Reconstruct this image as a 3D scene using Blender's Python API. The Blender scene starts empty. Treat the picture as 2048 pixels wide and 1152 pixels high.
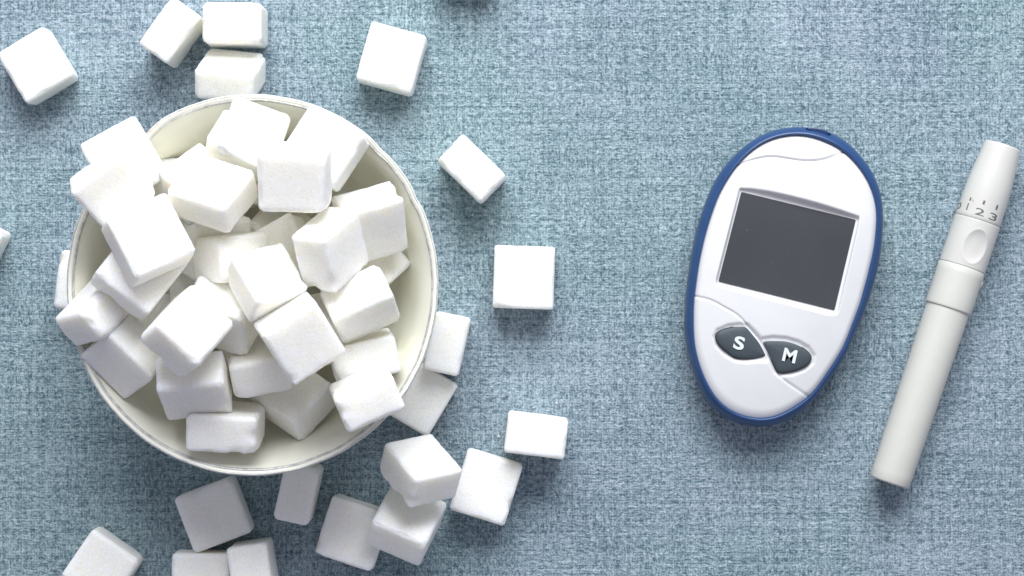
import bpy, bmesh, math, random
from mathutils import Vector, Matrix, Quaternion, noise
random.seed(7)
S = 0.01                      # the scene is written in centimetres, built in metres
scene = bpy.context.scene
col = scene.collection

# ------------------------------------------------------------ camera, light
CAM_H = 55.0                  # cm above the cloth, looking straight down
KPX = 75.0                    # photo pixels per cm at cloth level
cam_d = bpy.data.cameras.new("camera")
cam_d.sensor_width = 36.0
cam_d.lens = 18.0 * CAM_H / (1024 / KPX)
cam_d.clip_start = 0.01
cam_d.clip_end = 20
cam_d.dof.use_dof = True
cam_d.dof.focus_distance = 0.522
cam_d.dof.aperture_fstop = 24
cam = bpy.data.objects.new("camera", cam_d)
cam.location = (0, 0, CAM_H * S)
col.objects.link(cam)
scene.camera = cam

world = bpy.data.worlds.new("World")
scene.world = world
world.use_nodes = True
bg = world.node_tree.nodes["Background"]
bg.inputs[0].default_value = (0.76, 0.76, 0.92, 1)
bg.inputs[1].default_value = 0.42

def area_lamp(name, loc, target, sx, sy, power, color):
    d = bpy.data.lights.new(name, 'AREA')
    d.shape = 'RECTANGLE'; d.size = sx; d.size_y = sy
    d.energy = power; d.color = color
    o = bpy.data.objects.new(name, d)
    o.location = loc
    o.rotation_euler = (Vector(target) - Vector(loc)).to_track_quat('-Z', 'Y').to_euler()
    col.objects.link(o)
    return o
area_lamp("window_light", (0.03, 0.58, 0.52), (0, 0, 0.02), 0.60, 0.44, 10.5, (0.975, 0.988, 1.015))

scene.view_settings.view_transform = 'Standard'
scene.view_settings.look = 'None'
scene.view_settings.gamma = 1
scene.view_settings.exposure = 0
scene.view_settings.use_curve_mapping = False
scene.cycles.max_bounces = 12
scene.cycles.diffuse_bounces = 8

# ------------------------------------------------------------ helpers
def proj(x, y, z):
    s = KPX * CAM_H / (CAM_H - z)
    return 1024 + x * s, 576 - y * s
def unproj(px, py, z):
    s = KPX * CAM_H / (CAM_H - z)
    return (px - 1024) / s, (576 - py) / s

def tag(o, label=None, category=None, group=None, kind=None):
    if label: o["label"] = label
    if category: o["category"] = category
    if group: o["group"] = group
    if kind: o["kind"] = kind
    return o
def mesh_obj(name, verts, faces, mat, parent=None, smooth=True, origin=(0, 0, 0)):
    """verts in cm; origin (cm) becomes the object's location."""
    ox, oy, oz = origin
    me = bpy.data.meshes.new(name)
    me.from_pydata([((x - ox) * S, (y - oy) * S, (z - oz) * S) for x, y, z in verts], [], faces)
    me.update()
    if smooth:
        me.polygons.foreach_set("use_smooth", [True] * len(me.polygons))
    me.materials.append(mat)
    o = bpy.data.objects.new(name, me)
    col.objects.link(o)
    o.location = (ox * S, oy * S, oz * S)
    if parent:
        o.parent = parent
        o.location = ((ox * S) - parent.location.x, (oy * S) - parent.location.y, (oz * S) - parent.location.z)
    return o
def empty(name, loc):
    o = bpy.data.objects.new(name, None)
    o.location = (loc[0] * S, loc[1] * S, loc[2] * S)
    o.empty_display_size = 0.01
    col.objects.link(o)
    return o
def ss(t):
    t = max(0.0, min(1.0, t)); return t * t * (3 - 2 * t)

# ------------------------------------------------------------ materials
def new_mat(name, color=(0.8, 0.8, 0.8), rough=0.5, spec=0.5):
    m = bpy.data.materials.new(name); m.use_nodes = True
    b = m.node_tree.nodes["Principled BSDF"]
    b.inputs["Base Color"].default_value = (*color, 1)
    b.inputs["Roughness"].default_value = rough
    b.inputs["Specular IOR Level"].default_value = spec
    return m, m.node_tree, b
def nd(nt, t, **kw):
    n = nt.nodes.new(t)
    for k, v in kw.items(): setattr(n, k, v)
    return n
def noise_n(nt, vec, scale, detail=2, rough=0.5, dist=0.0):
    n = nd(nt, "ShaderNodeTexNoise")
    n.inputs["Scale"].default_value = scale; n.inputs["Detail"].default_value = detail
    n.inputs["Roughness"].default_value = rough; n.inputs["Distortion"].default_value = dist
    nt.links.new(vec, n.inputs["Vector"]); return n.outputs["Fac"]
def mapping(nt, vec, sc, rot=(0, 0, 0)):
    n = nd(nt, "ShaderNodeMapping"); n.inputs["Scale"].default_value = sc
    n.inputs["Rotation"].default_value = rot
    nt.links.new(vec, n.inputs["Vector"]); return n.outputs[0]
def math_n(nt, op, a, b=None, c=None):
    n = nd(nt, "ShaderNodeMath", operation=op)
    for i, v in enumerate((a, b, c)):
        if v is None: continue
        if isinstance(v, (int, float)): n.inputs[i].default_value = v
        else: nt.links.new(v, n.inputs[i])
    return n.outputs[0]
def maprange(nt, v, a, b, c=0, d=1, smooth=False):
    n = nd(nt, "ShaderNodeMapRange")
    if smooth: n.interpolation_type = 'SMOOTHSTEP'
    n.inputs[1].default_value = a; n.inputs[2].default_value = b
    n.inputs[3].default_value = c; n.inputs[4].default_value = d
    nt.links.new(v, n.inputs[0]); return n.outputs[0]
def ramp(nt, v, stops):
    n = nd(nt, "ShaderNodeValToRGB"); e = n.color_ramp.elements
    while len(e) < len(stops): e.new(0.5)
    for i, (p, c) in enumerate(stops):
        e[i].position = p; e[i].color = (*c, 1)
    nt.links.new(v, n.inputs[0]); return n.outputs[0]
def bump(nt, b, h, strength, dist):
    n = nd(nt, "ShaderNodeBump"); n.inputs["Strength"].default_value = strength
    n.inputs["Distance"].default_value = dist
    nt.links.new(h, n.inputs["Height"]); nt.links.new(n.outputs[0], b.inputs["Normal"])

# cloth: heathered weave, threads about 0.9 mm apart
M_cloth, nt, b = new_mat("woven_cloth", rough=0.95, spec=0.1)
co = nd(nt, "ShaderNodeTexCoord").outputs["Object"]
cm = mapping(nt, co, (100, 100, 100))                       # centimetres
warp_v = nd(nt, "ShaderNodeVectorMath", operation='SCALE')
wn = nd(nt, "ShaderNodeTexNoise"); wn.inputs["Scale"].default_value = 5.0; wn.inputs["Detail"].default_value = 2
nt.links.new(cm, wn.inputs["Vector"]); nt.links.new(wn.outputs["Color"], warp_v.inputs[0]); warp_v.inputs["Scale"].default_value = 0.11
addv = nd(nt, "ShaderNodeVectorMath", operation='ADD')
nt.links.new(cm, addv.inputs[0]); nt.links.new(warp_v.outputs[0], addv.inputs[1])
wc = addv.outputs[0]
sep = nd(nt, "ShaderNodeSeparateXYZ"); nt.links.new(wc, sep.inputs[0])
P = 0.07
sx = math_n(nt, 'SINE', math_n(nt, 'MULTIPLY', sep.outputs[0], 2 * math.pi / P))
sy = math_n(nt, 'SINE', math_n(nt, 'MULTIPLY', sep.outputs[1], 2 * math.pi / P))
nv = noise_n(nt, mapping(nt, wc, (16.5, 5.5, 1)), 1.0, 2, 0.55)     # vertical slubs
nh = noise_n(nt, mapping(nt, wc, (5.0, 16.5, 1)), 1.0, 2, 0.55)     # horizontal slubs
nb = noise_n(nt, wc, 15.0, 2, 0.6, 0.8)                             # curly blobs
regional = noise_n(nt, cm, 0.9, 2, 0.5)                             # which direction wins where
mixr = maprange(nt, regional, 0.38, 0.62)
dirn = math_n(nt, 'ADD', math_n(nt, 'MULTIPLY', nv, mixr), math_n(nt, 'MULTIPLY', nh, math_n(nt, 'SUBTRACT', 1.0, mixr)))
v0 = math_n(nt, 'ADD', math_n(nt, 'MULTIPLY', dirn, 0.50), math_n(nt, 'MULTIPLY', nb, 0.62))
v1 = math_n(nt, 'ADD', v0, math_n(nt, 'MULTIPLY', sx, 0.022))
v2 = math_n(nt, 'ADD', v1, math_n(nt, 'MULTIPLY', sy, 0.018))
longh = noise_n(nt, mapping(nt, cm, (0.22, 9.0, 1)), 1.0, 2, 0.5)
longv = noise_n(nt, mapping(nt, cm, (9.0, 0.22, 1)), 1.0, 2, 0.5)
v3 = math_n(nt, 'ADD', v2, math_n(nt, 'MULTIPLY', math_n(nt, 'SUBTRACT', longh, 0.5), 0.22))
v3 = math_n(nt, 'ADD', v3, math_n(nt, 'MULTIPLY', math_n(nt, 'SUBTRACT', longv, 0.5), 0.17))
big = noise_n(nt, cm, 0.25, 3, 0.5)
v4 = math_n(nt, 'ADD', v3, math_n(nt, 'MULTIPLY', math_n(nt, 'SUBTRACT', big, 0.5), 0.10))
cr = ramp(nt, v4, [(0.40, (0.085, 0.138, 0.166)), (0.50, (0.175, 0.252, 0.288)), (0.59, (0.298, 0.385, 0.425)), (0.71, (0.455, 0.55, 0.59))])
hue = maprange(nt, noise_n(nt, cm, 0.11, 3, 0.55), 0.42, 0.60, smooth=True)
hm = nd(nt, "ShaderNodeMixRGB"); hm.blend_type = 'MULTIPLY'; hm.inputs[0].default_value = 1.0
tint = ramp(nt, hue, [(0.0, (0.965, 1.01, 0.99)), (1.0, (1.0, 0.985, 1.02))])
nt.links.new(cr, hm.inputs[1]); nt.links.new(tint, hm.inputs[2])
nt.links.new(hm.outputs[0], b.inputs["Base Color"])
bump(nt, b, v4, 0.7, 0.0012)
b.inputs["Sheen Weight"].default_value = 0.15

# sugar: pressed white grains
M_sugar, nt, b = new_mat("pressed_sugar", (0.94, 0.935, 0.905), 0.55, 0.35)
co = nd(nt, "ShaderNodeTexCoord").outputs["Object"]
g1 = nd(nt, "ShaderNodeTexVoronoi"); g1.inputs["Scale"].default_value = 2200
nt.links.new(co, g1.inputs["Vector"])
g2 = noise_n(nt, co, 900, 3, 0.6)
g3 = noise_n(nt, co, 260, 3, 0.6)
hgt = math_n(nt, 'ADD', math_n(nt, 'MULTIPLY', g1.outputs["Distance"], 0.5), math_n(nt, 'ADD', math_n(nt, 'MULTIPLY', g2, 0.8), math_n(nt, 'MULTIPLY', g3, 1.0)))
bump(nt, b, hgt, 0.34, 0.0004)
b.inputs["Subsurface Weight"].default_value = 1.0
b.inputs["Subsurface Radius"].default_value = (1.0, 0.90, 0.66)
b.inputs["Subsurface Scale"].default_value = 0.0034
g4 = noise_n(nt, co, 1500, 2, 0.6)
gc = math_n(nt, "ADD", math_n(nt, "MULTIPLY", g4, 0.55), math_n(nt, "ADD", math_n(nt, "MULTIPLY", g1.outputs["Distance"], 0.35), math_n(nt, "MULTIPLY", g3, 0.3)))
nt.links.new(ramp(nt, gc, [(0.45, (0.89, 0.875, 0.79)), (0.60, (0.955, 0.94, 0.87)), (0.75, (0.985, 0.975, 0.925))]), b.inputs["Base Color"])

M_porc, nt, b = new_mat("glazed_porcelain", (0.86, 0.86, 0.80), 0.12, 0.5)
co = nd(nt, "ShaderNodeTexCoord").outputs["Object"]
nt.links.new(ramp(nt, noise_n(nt, co, 60, 3), [(0.3, (0.80, 0.80, 0.70)), (0.7, (0.84, 0.84, 0.745))]), b.inputs["Base Color"])
M_rimline, nt, b = new_mat("worn_silver_line", (0.33, 0.32, 0.31), 0.35, 0.5)
b.inputs["Metallic"].default_value = 0.35
co = nd(nt, "ShaderNodeTexCoord").outputs["Object"]
nt.links.new(ramp(nt, noise_n(nt, co, 500, 4, 0.7), [(0.35, (0.42, 0.42, 0.41)), (0.62, (0.72, 0.72, 0.70))]), b.inputs["Base Color"])
M_chip, nt, b = new_mat("bare_chipped_porcelain", (0.62, 0.57, 0.50), 0.8, 0.3)
co = nd(nt, "ShaderNodeTexCoord").outputs["Object"]
nt.links.new(ramp(nt, noise_n(nt, co, 700, 4, 0.7), [(0.3, (0.50, 0.42, 0.34)), (0.7, (0.72, 0.68, 0.62))]), b.inputs["Base Color"])

def plastic(name, c1, c2, rough, bmp=0.05, sc=900, coat=0):
    m, nt, b = new_mat(name, c1, rough, 0.5)
    co = nd(nt, "ShaderNodeTexCoord").outputs["Object"]
    nt.links.new(ramp(nt, noise_n(nt, co, 120, 4, 0.6), [(0.3, c1), (0.7, c2)]), b.inputs["Base Color"])
    bump(nt, b, noise_n(nt, co, sc, 2), bmp, 0.0003)
    b.inputs["Coat Weight"].default_value = coat
    return m
M_white = plastic("white_plastic", (0.70, 0.705, 0.705), (0.73, 0.735, 0.735), 0.42, 0.08, 2500)
M_blue = plastic("blue_plastic", (0.018, 0.058, 0.165), (0.022, 0.068, 0.19), 0.3, 0.03)
M_darkblue = plastic("dark_slot_plastic", (0.008, 0.028, 0.10), (0.010, 0.034, 0.12), 0.35)
M_rubber = plastic("charcoal_rubber", (0.045, 0.060, 0.072), (0.055, 0.072, 0.085), 0.55, 0.1, 3000)
M_trim = plastic("black_gap", (0.012, 0.014, 0.016), (0.016, 0.018, 0.020), 0.7)
M_print = plastic("pale_print", (0.72, 0.76, 0.77), (0.75, 0.79, 0.80), 0.5)
M_ink = plastic("grey_ink", (0.10, 0.10, 0.09), (0.15, 0.15, 0.14), 0.6)
M_inkfaint = plastic("worn_grey_ink", (0.36, 0.36, 0.34), (0.46, 0.46, 0.44), 0.6)
M_ivory = plastic("ivory_plastic", (0.595, 0.60, 0.54), (0.625, 0.63, 0.57), 0.45, 0.08, 1800)
M_ivory2 = plastic("ivory_cap_plastic", (0.60, 0.60, 0.555), (0.63, 0.63, 0.585), 0.3, 0.05, 1800)
M_screen, nt, b = new_mat("dark_display", (0.052, 0.062, 0.078), 0.42, 0.5)
co = nd(nt, "ShaderNodeTexCoord").outputs["Object"]
sp = noise_n(nt, co, 1500, 2, 0.5)
dust = maprange(nt, sp, 0.70, 0.80)
basec = ramp(nt, noise_n(nt, co, 35, 3), [(0.3, (0.040, 0.044, 0.050)), (0.7, (0.052, 0.055, 0.061))])
mx = nd(nt, "ShaderNodeMixRGB"); mx.inputs[2].default_value = (0.2, 0.21, 0.22, 1)
nt.links.new(math_n(nt, 'MULTIPLY', dust, 0.5), mx.inputs[0]); nt.links.new(basec, mx.inputs[1]); nt.links.new(mx.outputs[0], b.inputs["Base Color"])
CUBES = [  # size cm, centre cm, orientation, edge rounding cm, in the bowl, label
 ((1.582, 1.551, 0.947), (-9.539, 3.135, 4.207), (0.8349, 0.0627, 0.2268, -0.4976), 0.095, 1, 'sugar cube leaning out over the chipped upper left stretch of bowl rim'),
 ((1.517, 1.444, 0.947), (-9.68, 2.421, 5.044), (0.9171, 0.2325, 0.0448, 0.3206), 0.107, 1, 'sugar cube tipped over the left bowl rim, below the one on the chipped stretch'),
 ((1.615, 1.652, 1.057), (-8.713, 1.141, 5.592), (0.9537, -0.0805, 0.1802, 0.2269), 0.1, 1, 'broad square-faced sugar cube lying highest on the left side of the heap'),
 ((1.613, 1.727, 0.968), (-9.062, 0.386, 4.846), (0.931, -0.1662, 0.1151, -0.304), 0.109, 1, "tilted sugar cube poking out beneath the broad square-faced one at the heap's left"),
 ((1.658, 0.946, 1.55), (-10.198, -0.509, 4.134), (0.8661, 0.0626, 0.3456, 0.3556), 0.17, 1, 'sugar cube jutting corner-first over the left rim, leftmost of the heap'),
 ((1.569, 1.5, 0.966), (-9.555, -1.682, 3.865), (0.8298, 0.3862, -0.0582, -0.3986), 0.088, 1, 'shaded sugar cube against the lower left inner wall, below the leftmost one'),
 ((1.633, 1.443, 1.13), (-7.788, -1.034, 5.558), (0.854, -0.0447, 0.3477, 0.3845), 0.17, 1, 'sugar cube with bright top and grey lower side, above the lilac-shaded cube at lower left'),
 ((1.576, 0.946, 1.589), (-7.122, -0.693, 4.24), (0.9246, -0.3414, -0.039, -0.1646), 0.118, 1, 'brilliant white sugar cube tucked behind the right edge of the grey-sided one'),
 ((1.495, 1.699, 0.946), (-7.238, 2.295, 5.055), (0.7885, -0.3284, 0.157, 0.4958), 0.17, 1, 'glaringly lit large sugar cube left of the one with the flat grey face'),
 ((1.577, 1.443, 0.947), (-7.863, 2.551, 3.6), (0.8558, -0.2049, 0.2942, 0.373), 0.094, 1, 'overexposed sugar cube whose back edge shows behind the large glaring one'),
 ((1.496, 1.442, 0.942), (-6.367, 3.745, 4.302), (0.9814, -0.0758, 0.0697, -0.1623), 0.17, 1, 'brightly lit sugar cube nearest the back rim inside the bowl'),
 ((1.491, 0.943, 1.531), (-6.709, 3.461, 4.076), (0.9568, -0.1465, 0.0604, -0.2439), 0.104, 1, 'narrow sugar cube just in front of the one nearest the back rim'),
 ((1.667, 1.536, 1.043), (-5.213, 2.657, 5.499), (0.9855, 0.1665, -0.0318, -0.0123), 0.17, 1, "sugar cube with a flat pale grey square face, topmost at the heap's back"),
 ((1.527, 1.596, 1.012), (-5.103, -1.201, 5.427), (0.9388, 0.1834, 0.1246, 0.2635), 0.104, 1, "large sugar cube facing up with a bright upper edge, topmost at the heap's front"),
 ((1.608, 1.504, 1.037), (-4.588, 3.422, 4.399), (0.9587, -0.0376, -0.0382, -0.2791), 0.111, 1, 'sugar cube resting on the upper right rim behind the flat grey-faced one'),
 ((1.599, 0.946, 1.598), (-3.519, 1.596, 3.794), (0.8742, -0.4437, 0.0673, 0.1856), 0.091, 1, 'sugar cube standing against the right inner wall with its front face grey'),
 ((1.577, 0.994, 1.511), (-4.389, 0.937, 5.056), (0.7248, -0.465, 0.1917, 0.4709), 0.11, 1, 'corner-on sugar cube just left of the one against the right inner wall'),
 ((1.442, 1.122, 1.479), (-6.919, 0.756, 4.124), (0.9455, 0.023, 0.3193, 0.0599), 0.12, 1, "sugar cube with a narrow grey left side, sunk in the heap's middle"),
 ((1.442, 1.442, 0.947), (-5.732, 0.895, 3.299), (0.9634, -0.0745, -0.1031, 0.2361), 0.106, 1, 'half buried sugar cube just below the flat grey-faced one'),
 ((1.438, 1.443, 0.946), (-5.943, 0.142, 5.185), (0.9186, -0.2427, 0.2352, 0.2049), 0.115, 1, 'blown-out white sugar cube at the very centre of the heap'),
 ((1.61, 1.025, 1.63), (-3.725, -0.415, 4.298), (0.9534, -0.2054, 0.0054, 0.221), 0.17, 1, 'sugar cube with glaring top, upper of the two piled by the right wall'),
 ((1.637, 1.575, 0.944), (-3.715, -1.717, 3.309), (0.7446, -0.6548, -0.0283, 0.127), 0.088, 1, 'half covered sugar cube, lower of the two piled by the right wall'),
 ((1.529, 1.585, 0.945), (-3.552, -2.652, 4.71), (0.7666, -0.608, -0.0838, 0.1886), 0.115, 1, 'crumbly sugar cube resting on the lower right bowl rim'),
 ((1.641, 0.994, 1.564), (-7.807, -2.404, 4.247), (0.9596, -0.2765, -0.007, 0.0509), 0.109, 1, 'lilac-shaded sugar cube at lower left, behind the frontmost cube of the heap'),
 ((1.764, 1.548, 0.946), (-7.148, -3.46, 3.453), (0.7798, -0.6253, 0.0142, -0.0248), 0.097, 1, 'crumbly grey-lit sugar cube at the very front of the heap'),
 ((1.732, 1.443, 1.043), (-5.59, -2.752, 2.606), (0.9093, -0.2503, -0.137, -0.3028), 0.086, 1, 'shaded sugar cube pointing a corner at the front wall, under the topmost front cube'),
 ((1.453, 1.583, 0.946), (-6.31, -1.954, 3.594), (0.8211, -0.5591, 0.0013, 0.1146), 0.12, 1, 'lilac-shaded sugar cube wedged under the left edge of the topmost front cube'),
 ((1.576, 1.557, 0.947), (-3.717, 0.615, 2.634), (0.8807, -0.2419, 0.123, -0.3882), 0.104, 1, 'dim sugar cube deep by the right wall, beneath the one standing there'),
 ((1.608, 1.572, 1.023), (-5.987, 1.338, 1.868), (0.8168, -0.146, 0.3823, 0.4066), 0.114, 1, "cream-shadowed sugar cube down in the gap left of the flat grey-faced cube's foot"),
 ((1.657, 1.492, 1.034), (-7.527, 1.092, 2.998), (0.9387, 0.1497, 0.3102, 0.0167), 0.12, 1, 'small glimpsed white sugar cube behind the one with the narrow grey side'),
 ((1.594, 1.459, 1.061), (-7.814, -0.333, 2.528), (0.9387, 0.0311, -0.3432, 0.011), 0.114, 1, "buried sugar cube seen in the yellowish gap left of the heap's centre"),
 ((1.594, 1.56, 0.947), (-4.25, 0.641, 1.288), (0.9724, 0.0349, -0.2095, 0.0968), 0.122, 1, 'buried sugar cube under the corner-on one'),
 ((1.598, 1.629, 1.078), (-4.783, -1.033, 1.886), (0.9493, -0.2758, 0.0366, 0.1466), 0.101, 1, 'buried sugar cube under the left edge of the glaring-topped right one'),
 ((1.635, 1.575, 1.005), (-9.136, -1.02, 2.025), (0.9234, -0.1515, 0.3478, 0.0585), 0.117, 1, 'buried sugar cube low under the grey-sided one'),
 ((1.602, 1.641, 1.076), (-6.822, -1.366, 1.558), (0.9472, -0.2963, 0.057, 0.1082), 0.103, 1, 'buried sugar cube under the lilac-shaded wedged one'),
 ((1.545, 1.634, 0.977), (-7.199, 2.882, 1.926), (0.9315, 0.3493, 0.0797, 0.0635), 0.122, 1, 'buried sugar cube low under the large glaring one'),
 ((1.603, 1.574, 1.027), (-5.711, 2.83, 2.511), (0.9307, -0.066, 0.3558, -0.0532), 0.12, 1, 'buried sugar cube under the flat grey-faced one'),
 ((1.498, 1.525, 0.989), (-8.537, 2.432, 2.702), (0.9098, -0.3301, 0.2172, 0.1266), 0.089, 1, 'buried sugar cube low at the back left of the bowl'),
 ((1.437, 1.531, 1.03), (-12.502, 5.845, 0.515), (0.9637, 0.0, 0.0, 0.2669), 0.09, 0, 'sugar cube lying alone and flat in the upper left corner of the cloth'),
 ((1.52, 0.925, 1.57), (-8.884, 6.694, 0.785), (0.8892, 0.0, 0.0, 0.4576), 0.094, 0, 'sugar cube on its narrow side, leftmost of the three together at the top'),
 ((1.535, 1.043, 1.57), (-7.264, 6.895, 0.785), (1.0, 0.0, 0.0, 0.0), 0.124, 0, 'sugar cube on its narrow side, rightmost of the three together at the top'),
 ((1.57, 1.561, 0.906), (-7.37, 5.555, 0.969), (0.8543, -0.5147, -0.0096, -0.0718), 0.17, 0, 'tilted sugar cube partly behind the back rim of the bowl'),
 ((1.517, 1.599, 1.03), (-3.165, 6.032, 0.515), (0.9909, 0.0, 0.0, -0.1346), 0.11, 0, 'sugar cube lying flat by itself above and right of the bowl'),
 ((1.586, 0.984, 1.57), (-1.05, 3.11, 0.785), (0.9264, 0.0, 0.0, -0.3766), 0.097, 0, "narrow sugar cube lying diagonally, right of the bowl's upper rim"),
 ((1.592, 1.642, 1.03), (0.311, 0.278, 0.515), (0.9999, 0.0, 0.0, -0.0166), 0.08, 0, 'sugar cube lying flat and square near the middle of the picture'),
 ((0.943, 1.539, 1.57), (-1.698, -1.452, 0.785), (0.9943, 0.0, 0.0, -0.1068), 0.1, 0, 'narrow sugar cube touching the right side of the bowl rim'),
 ((1.532, 1.563, 1.03), (-2.474, -2.851, 0.515), (0.9643, 0.0, 0.0, -0.2649), 0.08, 0, 'flat shaded sugar cube partly under the rim, below the narrow one touching it'),
 ((1.466, 1.617, 0.973), (-2.355, -4.685, 2.02), (0.8499, -0.4298, 0.2306, 0.1996), 0.108, 0, 'chunky crumbly sugar cube tipped up on top of another outside the bowl'),
 ((1.545, 1.671, 0.951), (-2.755, -6.128, 1.236), (0.8873, -0.416, 0.0408, -0.1949), 0.108, 0, 'tilted sugar cube underneath the chunky crumbly one outside the bowl'),
 ((1.61, 1.591, 1.03), (-4.183, -6.444, 0.515), (0.9869, 0.0, 0.0, -0.1615), 0.08, 0, 'grey-shaded flat sugar cube whose right corner lies under the tilted one'),
 ((1.514, 1.653, 1.03), (-0.681, -5.236, 0.515), (0.9888, 0.0, 0.0, -0.1496), 0.08, 0, 'flat sugar cube just right of the piled pair outside the bowl'),
 ((1.576, 1.024, 1.57), (0.629, -3.849, 0.785), (0.9981, 0.0, 0.0, -0.0623), 0.08, 0, "sugar cube on its narrow side, rightmost of those below the picture's centre"),
 ((0.921, 1.519, 1.57), (-5.592, -5.346, 0.785), (0.994, 0.0, 0.0, -0.109), 0.119, 0, "narrow shadowed sugar cube poking out from under the bowl's front rim"),
 ((1.616, 1.559, 1.03), (-7.841, -5.956, 0.515), (0.9836, 0.0, 0.0, 0.1802), 0.125, 0, "dark-shaded flat sugar cube lying in the bowl's shadow"),
 ((1.512, 1.567, 1.03), (-8.165, -7.743, 0.515), (1.0, 0.0, 0.0, -0.0033), 0.112, 0, 'grey sugar cube cut off by the bottom edge, left one of a touching pair'),
 ((1.056, 1.556, 1.57), (-6.778, -7.458, 0.785), (0.9971, 0.0, 0.0, 0.0762), 0.092, 0, 'narrow lilac-grey sugar cube cut off by the bottom edge, right of a pair'),
 ((1.512, 1.533, 1.03), (-10.793, -7.354, 0.515), (0.954, 0.0, 0.0, -0.2997), 0.119, 0, 'pale sugar cube cut off by the bottom edge near the left corner'),
 ((1.559, 1.586, 1.03), (-14.338, 1.077, 0.515), (0.9735, 0.0, 0.0, -0.2288), 0.124, 0, 'sugar cube of which only a corner shows at the left picture edge'),
 ((1.581, 1.538, 1.03), (-11.15, 0.154, 0.515), (0.9982, 0.0, 0.0, -0.0592), 0.121, 0, 'sugar cube hidden behind the left rim except for a thin strip'),
 ((1.556, 1.556, 1.03), (-1.087, 8.797, 0.515), (0.9978, 0.0, 0.0, -0.0659), 0.108, 0, 'sugar cube beyond the top edge, only its shadow falling into the picture'),
]
# ------------------------------------------------------------ cloth
nx, ny = 240, 160
vs = []
for j in range(ny + 1):
    for i in range(nx + 1):
        x = -30 + 60 * i / nx; y = -20 + 40 * j / ny
        z = -0.012 + 0.010 * noise.noise(Vector((x * .35, y * .35, 3))) + 0.006 * noise.noise(Vector((x * 1.3, y * 1.3, 9)))
        vs.append((x, y, z))
fs = [(j * (nx + 1) + i, j * (nx + 1) + i + 1, (j + 1) * (nx + 1) + i + 1, (j + 1) * (nx + 1) + i) for j in range(ny) for i in range(nx)]
cloth = mesh_obj("tablecloth", vs, fs, M_cloth)
tag(cloth, "blue-grey heathered woven cloth covering the table under everything", "cloth", kind="structure")
vs = [(sx_ * 30, sy_ * 20, z) for z in (-2.5, -0.06) for sx_, sy_ in ((-1, -1), (1, -1), (1, 1), (-1, 1))]
top = mesh_obj("table_top", vs, [(0, 3, 2, 1), (4, 5, 6, 7), (0, 1, 5, 4), (1, 2, 6, 5), (2, 3, 7, 6), (3, 0, 4, 7)],
               plastic("table_wood", (0.16, 0.10, 0.06), (0.22, 0.14, 0.08), 0.5), smooth=False)
tag(top, "table top beneath the cloth", "table", kind="structure")

# ------------------------------------------------------------ sugar cubes
def cube_mesh(name, dims, r, seed, n=22):
    hx, hy, hz = [d / 2 for d in dims]
    idx = {}; verts = []; faces = []
    def key(i, j, k): return (i, j, k)
    # edge-dense parameter
    def par(i, h):
        t = i / n
        e = 0.26
        # 30% of the steps in each rounded end
        if t < e: s = -h + (t / e) * (r * 1.25)
        elif t > 1 - e: s = h - ((1 - t) / e) * (r * 1.25)
        else: s = -h + r * 1.25 + (t - e) / (1 - 2 * e) * (2 * h - 2.5 * r)
        return s
    so = Vector((seed * 7.31, seed * 3.17, seed * 1.93))
    rg = random.Random(seed); chips = []
    for _ in range(rg.randint(2, 5)):
        e = [rg.choice((-1, 1)) for _ in range(3)]
        if rg.random() < .7: e[rg.randrange(3)] = rg.uniform(-.9, .9)
        chips.append((Vector((e[0] * hx, e[1] * hy, e[2] * hz)), rg.uniform(.14, .30)))
    def vert(i, j, k):
        kk = (i, j, k)
        if kk in idx: return idx[kk]
        p = Vector((par(i, hx), par(j, hy), par(k, hz)))
        q = Vector((max(-hx + r, min(hx - r, p.x)), max(-hy + r, min(hy - r, p.y)), max(-hz + r, min(hz - r, p.z))))
        d = p - q
        nrm = d.normalized() if d.length > 1e-6 else Vector((0, 0, 1))
        p2 = q + nrm * r
        m = sorted([abs(nrm.x), abs(nrm.y), abs(nrm.z)])
        edge = m[1]                                        # 0 on faces, 0.7 on edges
        a = 0.007 * noise.noise(p2 * 1.2 + so) + 0.004 * noise.noise(p2 * 9 + so)
        a += 0.014 * noise.noise(p2 * 13 + so) * (0.12 + 1.3 * edge)
        ch = noise.noise(p2 * 3.3 + so * 2)                # crumbled edges
        a -= edge * max(0, ch - 0.1) * 0.14
        p2 += nrm * a
        for cp, cr_ in chips:
            d = (p2 - cp).length + .05 * noise.noise(p2 * 8 + so)
            if d < cr_: p2 -= (cp.normalized() + nrm).normalized() * (cr_ - d) * .42
        idx[kk] = len(verts); verts.append(p2 * S); return idx[kk]
    for a in range(n):
        for b_ in range(n):
            for f in (0, n):
                for ax in range(3):
                    def P3(u, v):
                        return {0: (f, u, v), 1: (u, f, v), 2: (u, v, f)}[ax]
                    q = [vert(*P3(a, b_)), vert(*P3(a + 1, b_)), vert(*P3(a + 1, b_ + 1)), vert(*P3(a, b_ + 1))]
                    flip = (f == 0) != (ax == 1)
                    faces.append(q[::-1] if flip else q)
    me = bpy.data.meshes.new(name)
    me.from_pydata(verts, [], faces); me.update()
    me.polygons.foreach_set("use_smooth", [True] * len(me.polygons))
    me.materials.append(M_sugar)
    return me
for k, (dims, c, q, r, inb, lab) in enumerate(CUBES):
    o = bpy.data.objects.new("sugar_cube", cube_mesh("sugar_cube", dims, r, k + 1))
    o.location = Vector(c) * S
    o.rotation_mode = 'QUATERNION'; o.rotation_quaternion = Quaternion(q)
    col.objects.link(o)
    tag(o, lab, "sugar cube", "sugar cubes heaped in the bowl" if inb else "sugar cubes scattered on the cloth")

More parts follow.
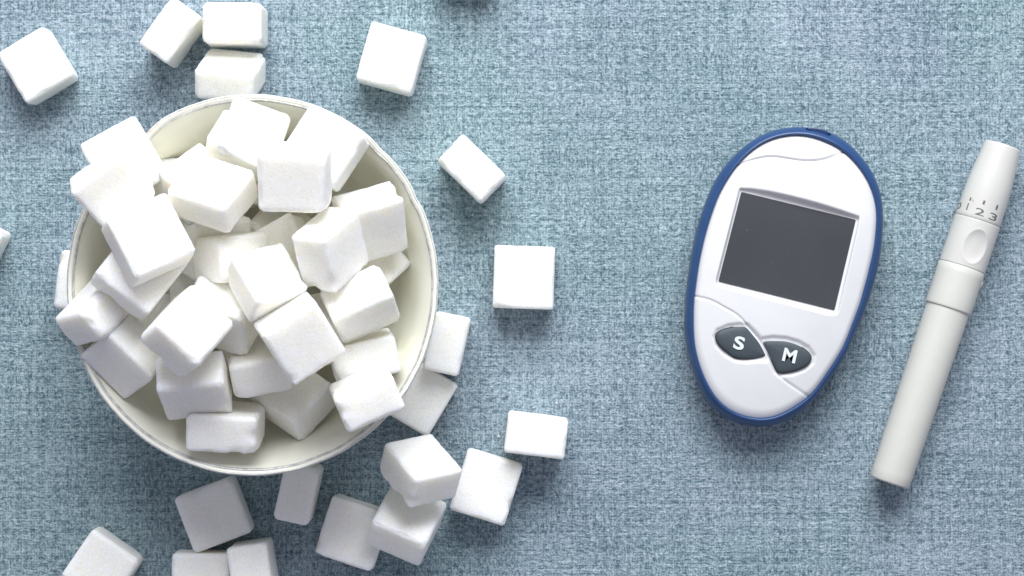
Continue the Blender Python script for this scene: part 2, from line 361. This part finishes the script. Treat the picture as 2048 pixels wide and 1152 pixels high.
# crumbs
vs = []; fs = []
def crumb(x, y, r):
    b0 = len(vs); R = Quaternion((random.random(), random.random(), random.random(), random.random())).normalized()
    for s in [(1,1,1),(1,-1,-1),(-1,1,-1),(-1,-1,1),(1.1,0,0),(0,1.2,0),(0,0,1.1),(-1.2,0,0),(0,-1.1,0),(0,0,-1)]:
        v = R @ Vector(s); vs.append((x + v.x * r * .6, y + v.y * r * .6, max(0.0, r * .6 + v.z * r * .6)))
    bm = bmesh.new(); bv = [bm.verts.new(v) for v in vs[b0:]]
    res = bmesh.ops.convex_hull(bm, input=bv); bm.verts.index_update()
    for f in bm.faces: fs.append([b0 + bv.index(v) for v in f.verts])
    bm.free()
for px, py, r in [(1113, 806, .055), (1106, 812, .03), (997, 872, .06), (1003, 880, .03), (873, 282, .03), (1040, 655, .03), (1048, 662, .03), (892, 605, .03),
                  (908, 612, .025), (1055, 165, .035), (1130, 800, .02), (640, 1075, .03), (1020, 480, .02), (1062, 700, .02), (960, 430, .022), (870, 600, .03), (1150, 740, .018), (820, 210, .02)]:
    crumb(*unproj(px, py, 0), r)
bx0 = unproj(505, 570, 3.8)[0]
for _ in range(420):
    a = random.random() * 6.28; d = abs(random.gauss(0, 1)) * 3.2 + 4.3
    crumb(bx0 + 0.2 + math.cos(a) * d * 1.1, .14 + math.sin(a) * d, random.uniform(.010, .034))
for k, (dims, c, q, r, inb, lab) in enumerate(CUBES):
    if inb == 0:
        for _ in range(7):
            a = random.random() * 6.28; d = random.uniform(.85, 1.5)
            crumb(c[0] + math.cos(a) * d, c[1] + math.sin(a) * d, random.uniform(.014, .036))
cr_o = mesh_obj("sugar_crumbs", vs, fs, M_sugar, smooth=False)
tag(cr_o, "loose sugar grains and crumbs sprinkled on the cloth around the cubes", "crumbs", kind="stuff")

# ------------------------------------------------------------ bowl
RIMZ = 3.8
bx, by = unproj(505, 570, RIMZ)
RB = 372 / (KPX * CAM_H / (CAM_H - RIMZ)); YS = 382 / 372
RS = RB / 4.46
bowl = empty("bowl", (bx, by, 0))
tag(bowl, "round white porcelain bowl with silver-lined chipped rim, heaped with sugar cubes", "bowl")
def chip(a):
    """radius loss at the worn, chipped stretch of the rim (upper left)"""
    d = math.degrees(a) % 360
    v = 0.0
    for c0, w, amt in ((126.5, 5.0, .085), (133.0, 3.2, .05), (139, 3.5, .05), (46.0, 3.0, .03), (27, 2.2, .03)):
        v += amt * math.exp(-((d - c0) / w) ** 2)
    v += 0.012 * noise.noise(Vector((math.cos(a) * 9, math.sin(a) * 9, 4)))
    return v
prof = [(0.0, 0.42), (0.8, 0.42), (1.5, 0.52), (2.3, 0.80), (2.95, 1.25), (3.4, 1.8), (3.68, 2.35), (3.86, 2.85), (3.98, 3.15),
        (4.09, 3.38), (4.20, 3.56), (4.28, 3.68), (4.335, 3.755), (4.365, 3.79), (4.40, 3.805), (4.435, 3.80), (4.46, 3.775), (4.458, 3.73),
        (4.42, 3.66), (4.34, 3.5), (4.22, 3.2), (4.05, 2.7), (3.75, 1.95), (3.3, 1.3), (2.75, .8), (2.3, .5), (2.2, .3), (2.2, 0.03), (2.0, 0.0), (1.9, .12), (0, .15)]
N = 256
vs = []; fs = []
for i, (r, z) in enumerate(prof):
    r *= RS
    for j in range(N):
        a = 2 * math.pi * j / N
        k = ss((r - 3.9) / 0.5)
        rr = r - chip(a) * k
        zz = z + (noise.noise(Vector((math.cos(a) * 2, math.sin(a) * 2, 1))) * .03 - chip(a) * .5) * ss((z - 3) / .8)
        vs.append((bx + rr * math.cos(a), by + rr * YS * math.sin(a), zz))
for i in range(len(prof) - 1):
    for j in range(N):
        j2 = (j + 1) % N
        fs.append((i * N + j, i * N + j2, (i + 1) * N + j2, (i + 1) * N + j))
body = mesh_obj("bowl_body", vs, [f[::-1] for f in fs], M_porc, bowl, origin=(bx, by, 0))
def rim_ring(name, r0, r1, z0, z1, mat, lift=.004, parent=body, a0=0, a1=360):
    n = int(N * (a1 - a0) / 360); vs = []; fs = []
    for j in range(n + 1):
        a = math.radians(a0 + (a1 - a0) * j / n)
        for r, z in ((r0, z0), (r0 * .5 + r1 * .5, (z0 + z1) / 2 + lift), (r1, z1), (r1, z1 - .02), (r0, z0 - .02)):
            rr = r * RS - chip(a)
            zz = z + (noise.noise(Vector((math.cos(a) * 2, math.sin(a) * 2, 1))) * .03 - chip(a) * .5)
            vs.append((bx + rr * math.cos(a), by + rr * YS * math.sin(a), zz))
    for j in range(n):
        for s_ in range(5):
            t = (s_ + 1) % 5
            fs.append((j * 5 + s_, j * 5 + t, (j + 1) * 5 + t, (j + 1) * 5 + s_))
    o = mesh_obj(name, vs, fs, mat, parent, origin=(bx, by, 0))
    o.location = (0, 0, 0)
    return o
rim_ring("silver_line", 4.288, 4.338, 3.722, 3.772, M_rimline)
rim_ring("silver_line", 4.415, 4.442, 3.808, 3.802, M_rimline)
rim_ring("chipped_edge", 4.405, 4.46, 3.812, 3.79, M_chip, .008, a0=121, a1=141)

# ------------------------------------------------------------ glucose meter
OUT = [(1376,560),(1384,507),(1396,451),(1409,412),(1432,359),(1462,318),(1496,287),(1534,265),(1576,255),(1609,254),(1646,260),(1673,270),(1701,290),(1729,321),(1746,346),(1759,379),(1765,412),(1766,436),(1764,477),(1757,530),(1744,580),
       (1727,628),(1706,676),(1682,727),(1654,766),(1623,804),(1598,827),(1571,843),(1540,852),(1512,853),(1473,846),(1443,829),(1415,804),(1396,768),(1382,727),(1372,685),(1369,652),(1371,616)]
INN = [(1393,560),(1404,496),(1421,434),(1446,373),(1473,332),(1507,298),(1540,279),(1576,270),(1612,270),(1651,282),(1687,301),(1715,329),(1737,362),(1751,401),(1754,422),(1752,469),(1743,524),(1735,558),
       (1726,591),(1706,648),(1680,708),(1651,752),(1621,792),(1596,810),(1568,827),(1534,838),(1496,835),(1459,821),(1434,799),(1415,768),(1400,732),(1390,693),(1387,652),(1387,616)]
MZ_OUT, MZ_IN = 0.85, 1.22
mcx, mcy = unproj(1565, 560, 1.0)
def radial(pts, z, n):
    """resample a closed outline as smooth radius over angle about the meter's centre (elliptic Fourier-free: gaussian-smoothed)"""
    pol = []
    for px, py in pts:
        x, y = unproj(px, py, z); dx, dy = x - mcx, y - mcy
        pol.append((math.atan2(dy, dx), math.hypot(dx, dy)))
    pol.sort()
    ext = [(a - 2 * math.pi, r) for a, r in pol] + pol + [(a + 2 * math.pi, r) for a, r in pol]
    fine = []
    M = 720
    k = 0
    for i in range(M):
        a = -math.pi + 2 * math.pi * i / M
        k = max(j for j in range(len(ext)) if ext[j][0] <= a)
        p0, p1, p2, p3 = ext[k - 1], ext[k], ext[k + 1], ext[k + 2]
        t = (a - p1[0]) / (p2[0] - p1[0])
        m1 = (p2[1] - p0[1]) / (p2[0] - p0[0]) * (p2[0] - p1[0]); m2 = (p3[1] - p1[1]) / (p3[0] - p1[0]) * (p2[0] - p1[0])
        fine.append((2*t**3-3*t*t+1)*p1[1] + (t**3-2*t*t+t)*m1 + (-2*t**3+3*t*t)*p2[1] + (t**3-t*t)*m2)
    W = 24
    ker = [math.exp(-(d / 9.0) ** 2) for d in range(-W, W + 1)]; ks = sum(ker)
    sm = [sum(ker[d + W] * fine[(i + d) % M] for d in range(-W, W + 1)) / ks for i in range(M)]
    out = []
    for i in range(n):
        f = i * M / n; k = int(f); f -= k
        out.append((-math.pi + 2 * math.pi * i / n, sm[k % M] * (1 - f) + sm[(k + 1) % M] * f))
    return out
NA = 360
ro = radial(OUT, MZ_OUT, NA); ri = radial(INN, MZ_IN, NA)
meter = empty("glucose_meter", (mcx, mcy, 0))
tag(meter, "oval white glucose meter in a blue shell with dark blank screen and two buttons", "glucose meter")
rings = [(0, .80, .0), (0, .90, .02), (0, .955, .12), (0, .985, .35), (0, .998, .62), (0, 1.0, .85), (.12, 1, 1.0), (.35, 1, 1.13), (.60, 1, 1.215), (.80, 1, 1.25), (.93, 1, 1.255), (1.02, 1, 1.235), (1.05, 1, 1.15), (1.08, 1, 1.1)]
vs = []; fs = []
for mixv, scl, z in rings:
    for (a, r1), (_, r2) in zip(ro, ri):
        r = (r1 * (1 - mixv) + r2 * mixv) * scl
        vs.append((mcx + r * math.cos(a), mcy + r * math.sin(a), z))
for i in range(len(rings) - 1):
    for j in range(NA):
        j2 = (j + 1) % NA
        fs.append((i * NA + j, i * NA + j2, (i + 1) * NA + j2, (i + 1) * NA + j))
fs.append(tuple(reversed(range(NA))))
shell = mesh_obj("shell", vs, fs, M_blue, meter, origin=(mcx, mcy, 0))

def seg_d(px, py, poly, closed=False):
    best = 1e9; n = len(poly)
    for i in range(n if closed else n - 1):
        ax, ay = poly[i]; bx_, by_ = poly[(i + 1) % n]
        vx, vy = bx_ - ax, by_ - ay
        t = max(0, min(1, ((px - ax) * vx + (py - ay) * vy) / (vx * vx + vy * vy + 1e-9)))
        d = math.hypot(px - ax - vx * t, py - ay - vy * t)
        if d < best: best = d
    return best
def inside(px, py, poly):
    c = False; n = len(poly)
    for i in range(n):
        x1, y1 = poly[i]; x2, y2 = poly[(i + 1) % n]
        if (y1 > py) != (y2 > py) and px < (x2 - x1) * (py - y1) / (y2 - y1) + x1: c = not c
    return c
def smooth_line(pts, n=6, closed=False):
    out = []; m = len(pts)
    rng = range(m if closed else m - 1)
    for i in rng:
        p0 = pts[(i - 1) % m] if closed or i > 0 else pts[0]; p1 = pts[i]; p2 = pts[(i + 1) % m]
        p3 = pts[(i + 2) % m] if closed or i + 2 < m else pts[-1]
        for k in range(n):
            t = k / n
            out.append(tuple(0.5 * ((2 * p1[c]) + (-p0[c] + p2[c]) * t + (2 * p0[c] - 5 * p1[c] + 4 * p2[c] - p3[c]) * t * t + (-p0[c] + 3 * p1[c] - 3 * p2[c] + p3[c]) * t ** 3) for c in (0, 1)))
    if not closed: out.append(pts[-1])
    return out
SEAM1 = smooth_line([(1466,333),(1473,330),(1507,319),(1540,313),(1571,316),(1604,321),(1634,321),(1659,316),(1690,303),(1694,299)], 3)
SEAM2 = smooth_line([(1384,591),(1391,593),(1421,600),(1451,616),(1473,629),(1490,646),(1507,666),(1518,679),(1532,704),(1546,732),(1562,754),(1590,775),(1621,795),(1626,798)], 3)
SCR = [(1484,383),(1714,439),(1671,621),(1438,563)]
REC = [(1480,377),(1505,377),(1540,382),(1576,390),(1608,398),(1640,407),(1680,420),(1719,434),(1716,455),(1677,622),(1672,629),(1655,629),(1560,603),(1436,571),(1433,560)]
SBT = [(1432,674),(1437,664),(1457,656),(1479,653),(1492,654),(1504,667),(1519,686),(1530,707),(1530,712),(1518,716),(1496,718),(1473,716),(1454,704),(1438,689)]
MBT = [(1525,683),(1546,680),(1571,682),(1593,689),(1612,700),(1622,712),(1620,724),(1607,735),(1584,743),(1562,746),(1554,741),(1545,724),(1533,701)]
BREC = [(1428,674),(1434,660),(1456,650),(1480,647),(1496,649),(1510,663),(1522,676),(1546,673),(1572,675),(1597,682),(1618,694),(1630,711),(1627,727),(1611,740),(1586,749),(1560,752),(1550,745),(1538,722),(1517,722),(1494,724),(1470,721),(1450,709),(1433,691)]
# unproject outlines once, at the height of the face, then work in centimetres
FZ = 1.42
def W(poly, z=FZ): return [unproj(x, y, z) for x, y in poly]
wSCRi = [unproj(x, y, 1.30) for x, y in [(1482,380),(1717,437),(1674,624),(1435,566)]]
wS1, wS2, wREC, wBREC, wSCR, wS, wM = map(W, (SEAM1, SEAM2, REC, BREC, SCR, smooth_line(SBT, 3, True), smooth_line(MBT, 3, True)))
def bbox(p, m): return (min(x for x, _ in p) - m, max(x for x, _ in p) + m, min(y for _, y in p) - m, max(y for _, y in p) + m)
bR, bB, b1, b2 = bbox(wREC, .2), bbox(wBREC, .2), bbox(wS1, .12), bbox(wS2, .12)
def inb_(x, y, b): return b[0] < x < b[1] and b[2] < y < b[3]
def sd(x, y, poly):
    d = seg_d(x, y, poly, True); return d if inside(x, y, poly) else -d
def face_z(x, y, rho):
    z = 1.225 + 0.30 * (1 - rho ** 2.2) - 0.07 * max(0, (rho - .93) / .07) ** 2
    if inb_(x, y, bR):
        s_ = sd(x, y, wREC)
        if s_ > -.03:
            e = -sd(x, y, wSCRi)                      # distance still to go to the screen
            t = 1.0 if e <= 0 else ss((s_ + .03) / (s_ + .03 + e))
            z = z * (1 - t) + min(z, 1.235) * t
    if inb_(x, y, bB):
        s_ = sd(x, y, wBREC)
        if s_ > -.07: z -= 0.055 * ss((s_ + .07) / .13)
    for w_, b_, dp in ((wS1, b1, .065), (wS2, b2, .042)):
        if inb_(x, y, b_):
            d = seg_d(x, y, w_)
            if d < .1: z -= dp * math.exp(-(d / .022) ** 2)
    return z
NR, NA2 = 150, 540
ri2 = radial(INN, MZ_IN, NA2)
vs = [(mcx, mcy, face_z(mcx, mcy, 0))]; fs = []
for i in range(1, NR + 1):
    rho = i / NR
    for a, r in ri2:
        x = mcx + rho * (r - .012) * math.cos(a); y = mcy + rho * (r - .012) * math.sin(a)
        vs.append((x, y, face_z(x, y, rho)))
for a, r in ri2:
    vs.append((mcx + (r - .008) * math.cos(a), mcy + (r - .008) * math.sin(a), 1.08))
for j in range(NA2): fs.append((0, 1 + j, 1 + (j + 1) % NA2))
for i in range(NR):
    for j in range(NA2):
        j2 = (j + 1) % NA2
        fs.append((1 + i * NA2 + j, 1 + (i + 1) * NA2 + j, 1 + (i + 1) * NA2 + j2, 1 + i * NA2 + j2))
plate = mesh_obj("face_plate", vs, fs, M_white, meter, origin=(mcx, mcy, 0))

def slab(name, poly, z0, z1, mat, parent, bev=0.0, dome=0.0, flat=False):
    """closed outline (cm) raised from z0 to z1 with a rounded edge and a slightly domed top"""
    cx = sum(p[0] for p in poly) / len(poly); cy = sum(p[1] for p in poly) / len(poly)
    lv = [(0, z0), (0, z1 - bev), (bev * .3, z1 - bev * .3), (bev, z1)] + [(None, k) for k in (.75, .5, .25)]
    vs = []; fs = []; n = len(poly)
    R = sum(math.hypot(x - cx, y - cy) for x, y in poly) / n
    for ins, z in lv:
        for x, y in poly:
            dx, dy = x - cx, y - cy
            if ins is None: f = z * (1 - bev / R); zz = z1 + dome * (1 - z * z)
            else: f = 1 - ins / R; zz = z
            vs.append((cx + dx * f, cy + dy * f, zz))
    for i in range(len(lv) - 1):
        for j in range(n):
            j2 = (j + 1) % n; fs.append((i * n + j, i * n + j2, (i + 1) * n + j2, (i + 1) * n + j))
    c = len(vs); vs.append((cx, cy, z1 + dome)); i = len(lv) - 1
    for j in range(n): fs.append((i * n + j, i * n + (j + 1) % n, c))
    area = sum(poly[j][0] * poly[(j + 1) % n][1] - poly[(j + 1) % n][0] * poly[j][1] for j in range(n))
    if area < 0: fs = [f[::-1] for f in fs]
    o = mesh_obj(name, vs, fs, mat, parent, smooth=not flat, origin=(mcx, mcy, 0))
    o.location = (0, 0, 0)
    return o
def round_poly(poly, r, n=5):
    out = []; m = len(poly)
    for i in range(m):
        p = Vector(poly[i]); a = (Vector(poly[i - 1]) - p).normalized() * r; c = (Vector(poly[(i + 1) % m]) - p).normalized() * r
        for k in range(n + 1):
            t = k / n; out.append(tuple((p + a) * (1 - t) ** 2 + p * 2 * t * (1 - t) + (p + c) * t * t))
    return out
def dens(poly, step=.12):
    out = []
    for i in range(len(poly)):
        a = Vector(poly[i]); c = Vector(poly[(i + 1) % len(poly)]); k = max(1, int((c - a).length / step))
        out += [tuple(a.lerp(c, t / k)) for t in range(k)]
    return out
slab("screen", dens(round_poly(wSCR, .04)), 1.18, 1.255, M_screen, meter, .004, 0, flat=True)
def grow(poly, g):
    cx = sum(p[0] for p in poly) / len(poly); cy = sum(p[1] for p in poly) / len(poly)
    return [(x + (x - cx) / math.hypot(x - cx, y - cy) * g, y + (y - cy) / math.hypot(x - cx, y - cy) * g) for x, y in poly]
def btn(poly, top, name_):
    cx = sum(p[0] for p in poly) / len(poly); cy = sum(p[1] for p in poly) / len(poly)
    gsk = slab("button_gap", grow(poly, .018), 1.2, top - .055, M_trim, meter, .005, 0)
    b_ = slab("button", poly, 1.2, top, M_rubber, meter, .05, .03)
    b_["label"] = name_
    gsk.parent = b_
    return b_
cS, cM = unproj(1478, 686, FZ), unproj(1579, 711, FZ)
bS = btn(wS, 1.43, "dark grey button marked S"); bM = btn(wM, 1.43, "dark grey button marked M")

def glyph(text, size, offset=0.0, extrude=0.0):
    cu = bpy.data.curves.new("t", 'FONT'); cu.body = text; cu.size = size
    cu.align_x = 'CENTER'; cu.align_y = 'CENTER'; cu.offset = offset; cu.extrude = extrude; cu.resolution_u = 6
    ob = bpy.data.objects.new("t", cu); col.objects.link(ob)
    dg = bpy.context.evaluated_depsgraph_get(); dg.update()
    me = bpy.data.meshes.new_from_object(ob.evaluated_get(dg))
    vv = [v.co.copy() for v in me.vertices]; ff = [tuple(p.vertices) for p in me.polygons]
    bpy.data.objects.remove(ob); bpy.data.curves.remove(cu); bpy.data.meshes.remove(me)
    xs = [v.x for v in vv]; ys = [v.y for v in vv]
    mx_, my_ = (min(xs) + max(xs)) / 2, (min(ys) + max(ys)) / 2
    return [Vector((v.x - mx_, v.y - my_, v.z)) for v in vv], ff, max(xs) - min(xs), max(ys) - min(ys)
def flat_letter(ch, c, h, wid, rot, z, parent):
    vv, ff, w_, h_ = glyph(ch, 1.0, .03, 0)
    out = []
    for v in vv:
        x = v.x / w_ * wid; y = v.y / h_ * h
        out.append((c[0] + x * math.cos(rot) - y * math.sin(rot), c[1] + x * math.sin(rot) + y * math.cos(rot), z))
    o = mesh_obj("letter", out, ff, M_print, parent, smooth=False, origin=(mcx, mcy, 0)); o.location = (0, 0, 0)
    o["label"] = "pale letter " + ch
    return o
TH = math.radians(-13.3)
flat_letter("S", cS, .345, .275, TH, 1.474, bS)
flat_letter("M", cM, .345, .345, TH, 1.474, bM)
# test strip slot at the top of the shell
pts = [(1612,256),(1630,256.5),(1650,261),(1662,268),(1655,270),(1640,268),(1622,262.5)]
slab("strip_slot", W(smooth_line(pts, 3, True), 1.1), 0.9, 1.16, M_darkblue, meter, .02, 0)

# ------------------------------------------------------------ lancing pen
PR = 0.60
p_bot = Vector(unproj(1778, 965, PR)); p_top = Vector(unproj(2005, 292, PR))
ax = (p_top - p_bot).normalized(); perp = Vector((ax.y, -ax.x)); LEN = (p_top - p_bot).length
CMP = LEN / 711.0            # cm per photo pixel along the pen
pen = empty("lancing_pen", (p_bot.x, p_bot.y, 0))
tag(pen, "ivory plastic lancing pen with depth numbers 0 to 3 lying slanted at the right", "lancing pen")
def pen_pt(s_, ang, r):
    """s_ along the axis, ang from straight up (positive to the right), radius"""
    return (p_bot.x + ax.x * s_ + perp.x * r * math.sin(ang), p_bot.y + ax.y * s_ + perp.y * r * math.sin(ang), AXZ + r * math.cos(ang))
AXZ = 0.632
def lathe(name, prof_, mat, parent=pen, n=96, disp=None, closed_ends=True):
    vs = []; fs = []
    for s_, r in prof_:
        for j in range(n):
            a = 2 * math.pi * j / n
            rr = r - (disp(s_, a, r) if disp else 0)
            vs.append(pen_pt(s_, a, rr))
    m = len(prof_)
    for i in range(m - 1):
        for j in range(n):
            j2 = (j + 1) % n; fs.append((i * n + j, (i + 1) * n + j, (i + 1) * n + j2, i * n + j2))
    fs.append(tuple(range(n))); fs.append(tuple((m - 1) * n + j for j in reversed(range(n))))
    fs = [f[::-1] for f in fs]
    o = mesh_obj(name, vs, fs, mat, parent, origin=(p_bot.x, p_bot.y, 0)); o.location = (0, 0, 0)
    return o
c = CMP
lathe("barrel", [(0.035, .30), (.005, .44), (0.0, .485), (.012, .515), (.05, .533), (.3, .54), (366 * c, .578), (372 * c, .575), (374 * c, .50)], M_ivory)
def locate(px, py, r):
    """axial position and angle on the pen's surface seen at a given point of the photograph"""
    best = (1e9, 0, 0)
    for i in range(-88, 60):
        a = math.radians(i)
        X, Y = unproj(px, py, AXZ + r * math.cos(a))
        d = Vector((X, Y)) - p_bot
        e = abs(d.dot(perp) - r * math.sin(a))
        if e < best[0]: best = (e, d.dot(ax), a)
    return best[1], best[2]
DS, DA = locate(1951, 493, .60)
def dimple(s_, a, r):
    da = ((a + math.pi) % (2 * math.pi) - math.pi)
    u = (s_ - DS) / (34 * c); v = r * (da - DA) / (23.5 * c)
    d = math.hypot(u, v)
    return 0.075 * (1 - d ** 3) if d < 1 else -0.004 * math.exp(-((d - 1.05) / .05) ** 2)
s0, s1 = 367 * c, 551 * c
lower = [(s0, .52), (s0 + .005, .600), (s0 + .02, .614), (s0 + .06, .618)] + [(s0 + .06 + (453 * c - s0 - .06) * k / 6, .618) for k in range(1, 7)] + [(454.3 * c, .606), (455.2 * c, .60)]
lathe("collar", lower, M_ivory)
upper = [(454.8 * c, .60), (455.8 * c, .612)] + [(456.5 * c + (s1 - .02 - 456.5 * c) * k / 84, .617) for k in range(85)] + [(s1 - .008, .612), (s1, .60), (s1 + .004, .5)]
lathe("grip", upper, M_ivory2, n=200, disp=dimple)
lathe("cap", [(s1 - .004, .5), (s1 + .010, .588), (s1 + .03, .603), (s1 + .1, .605), (600 * c, .602), (622 * c, .592), (640 * c, .575), (664 * c, .545), (690 * c, .512), (707 * c, .488), (710 * c, .480), (711 * c, .468), (710.5 * c, .44), (707 * c, .40), (704 * c, .2), (703.5 * c, .05)], M_ivory2)
capo = [o for o in pen.children if o.name.startswith("cap")][0]
def wrap(vv, ff, s_mid, arc_mid, wid, hei, w_, h_, r, mat, name, label=None):
    out = []
    for v in vv:
        a = (arc_mid + v.x / w_ * wid) / r
        out.append(pen_pt(s_mid + v.y / h_ * hei, a, r))
    o = mesh_obj(name, out, ff, mat, capo, smooth=False, origin=(p_bot.x, p_bot.y, 0)); o.location = (0, 0, 0)
    if label: o["label"] = label
def num(ch, px, py, wpx, hpx, mat):
    r = .607; s_, an = locate(px, py, r); arc = r * an
    vv, ff, w_, h_ = glyph(ch, 1.0, .004, 0)
    # split long edges so that flat faces follow the curve
    bm = bmesh.new(); bv = [bm.verts.new(v) for v in vv]
    for f in ff:
        try: bm.faces.new([bv[i] for i in f])
        except ValueError: pass
    bmesh.ops.triangulate(bm, faces=bm.faces[:])
    bmesh.ops.subdivide_edges(bm, edges=bm.edges[:], cuts=2, use_grid_fill=True)
    bm.verts.index_update()
    vv = [v.co.copy() for v in bm.verts]; ff = [[v.index for v in f.verts] for f in bm.faces]; bm.free()
    wrap(vv, ff, s_, arc, wpx * c, hpx * c, w_, h_, r + .0015, mat, "numeral", "printed numeral " + ch)
num("0", 1918, 411, 20, 14, M_ink); num("1", 1935, 413, 2.6, 14, M_ink); num("2", 1960, 424, 19, 14, M_ink); num("3", 1987, 434, 19, 14, M_ink)
def tick(px, py, w_, h_, mat, name="tick_mark"):
    r = .6045; s_, an = locate(px, py, r); vv = []; ff = []; K_ = 4
    for i in range(K_ + 1):
        for j in range(3):
            vv.append(Vector((-.5 + i / K_, -.5 + j / 2, 0)))
    for i in range(K_):
        for j in range(2): ff.append((i * 3 + j, (i + 1) * 3 + j, (i + 1) * 3 + j + 1, i * 3 + j + 1))
    arc = r * an
    wrap(vv, ff, s_, arc, w_ * c, h_ * c, 1, 1, r + .0035, mat, name)
tick(1941, 398, 3.5, 6.5, M_ink); tick(1946, 401, 3.0, 4, M_inkfaint); tick(1968, 405, 4.2, 8, M_ink); tick(1994, 415, 4.2, 9.5, M_ink)
# small lug on the collar's right side
bm = bmesh.new(); bmesh.ops.create_uvsphere(bm, u_segments=16, v_segments=10, radius=1)
q0 = pen_pt(434 * c, math.radians(84), .622)
vs = []
for v in bm.verts:
    a_ = v.co.x * .10; p_ = v.co.y * .035; z_ = v.co.z * .05
    vs.append((q0[0] + ax.x * a_ + perp.x * p_, q0[1] + ax.y * a_ + perp.y * p_, q0[2] + z_))
fs = [[v.index for v in f.verts] for f in bm.faces]; bm.free()
lug = mesh_obj("lug", vs, fs, M_ivory, pen, origin=(p_bot.x, p_bot.y, 0)); lug.location = (0, 0, 0)
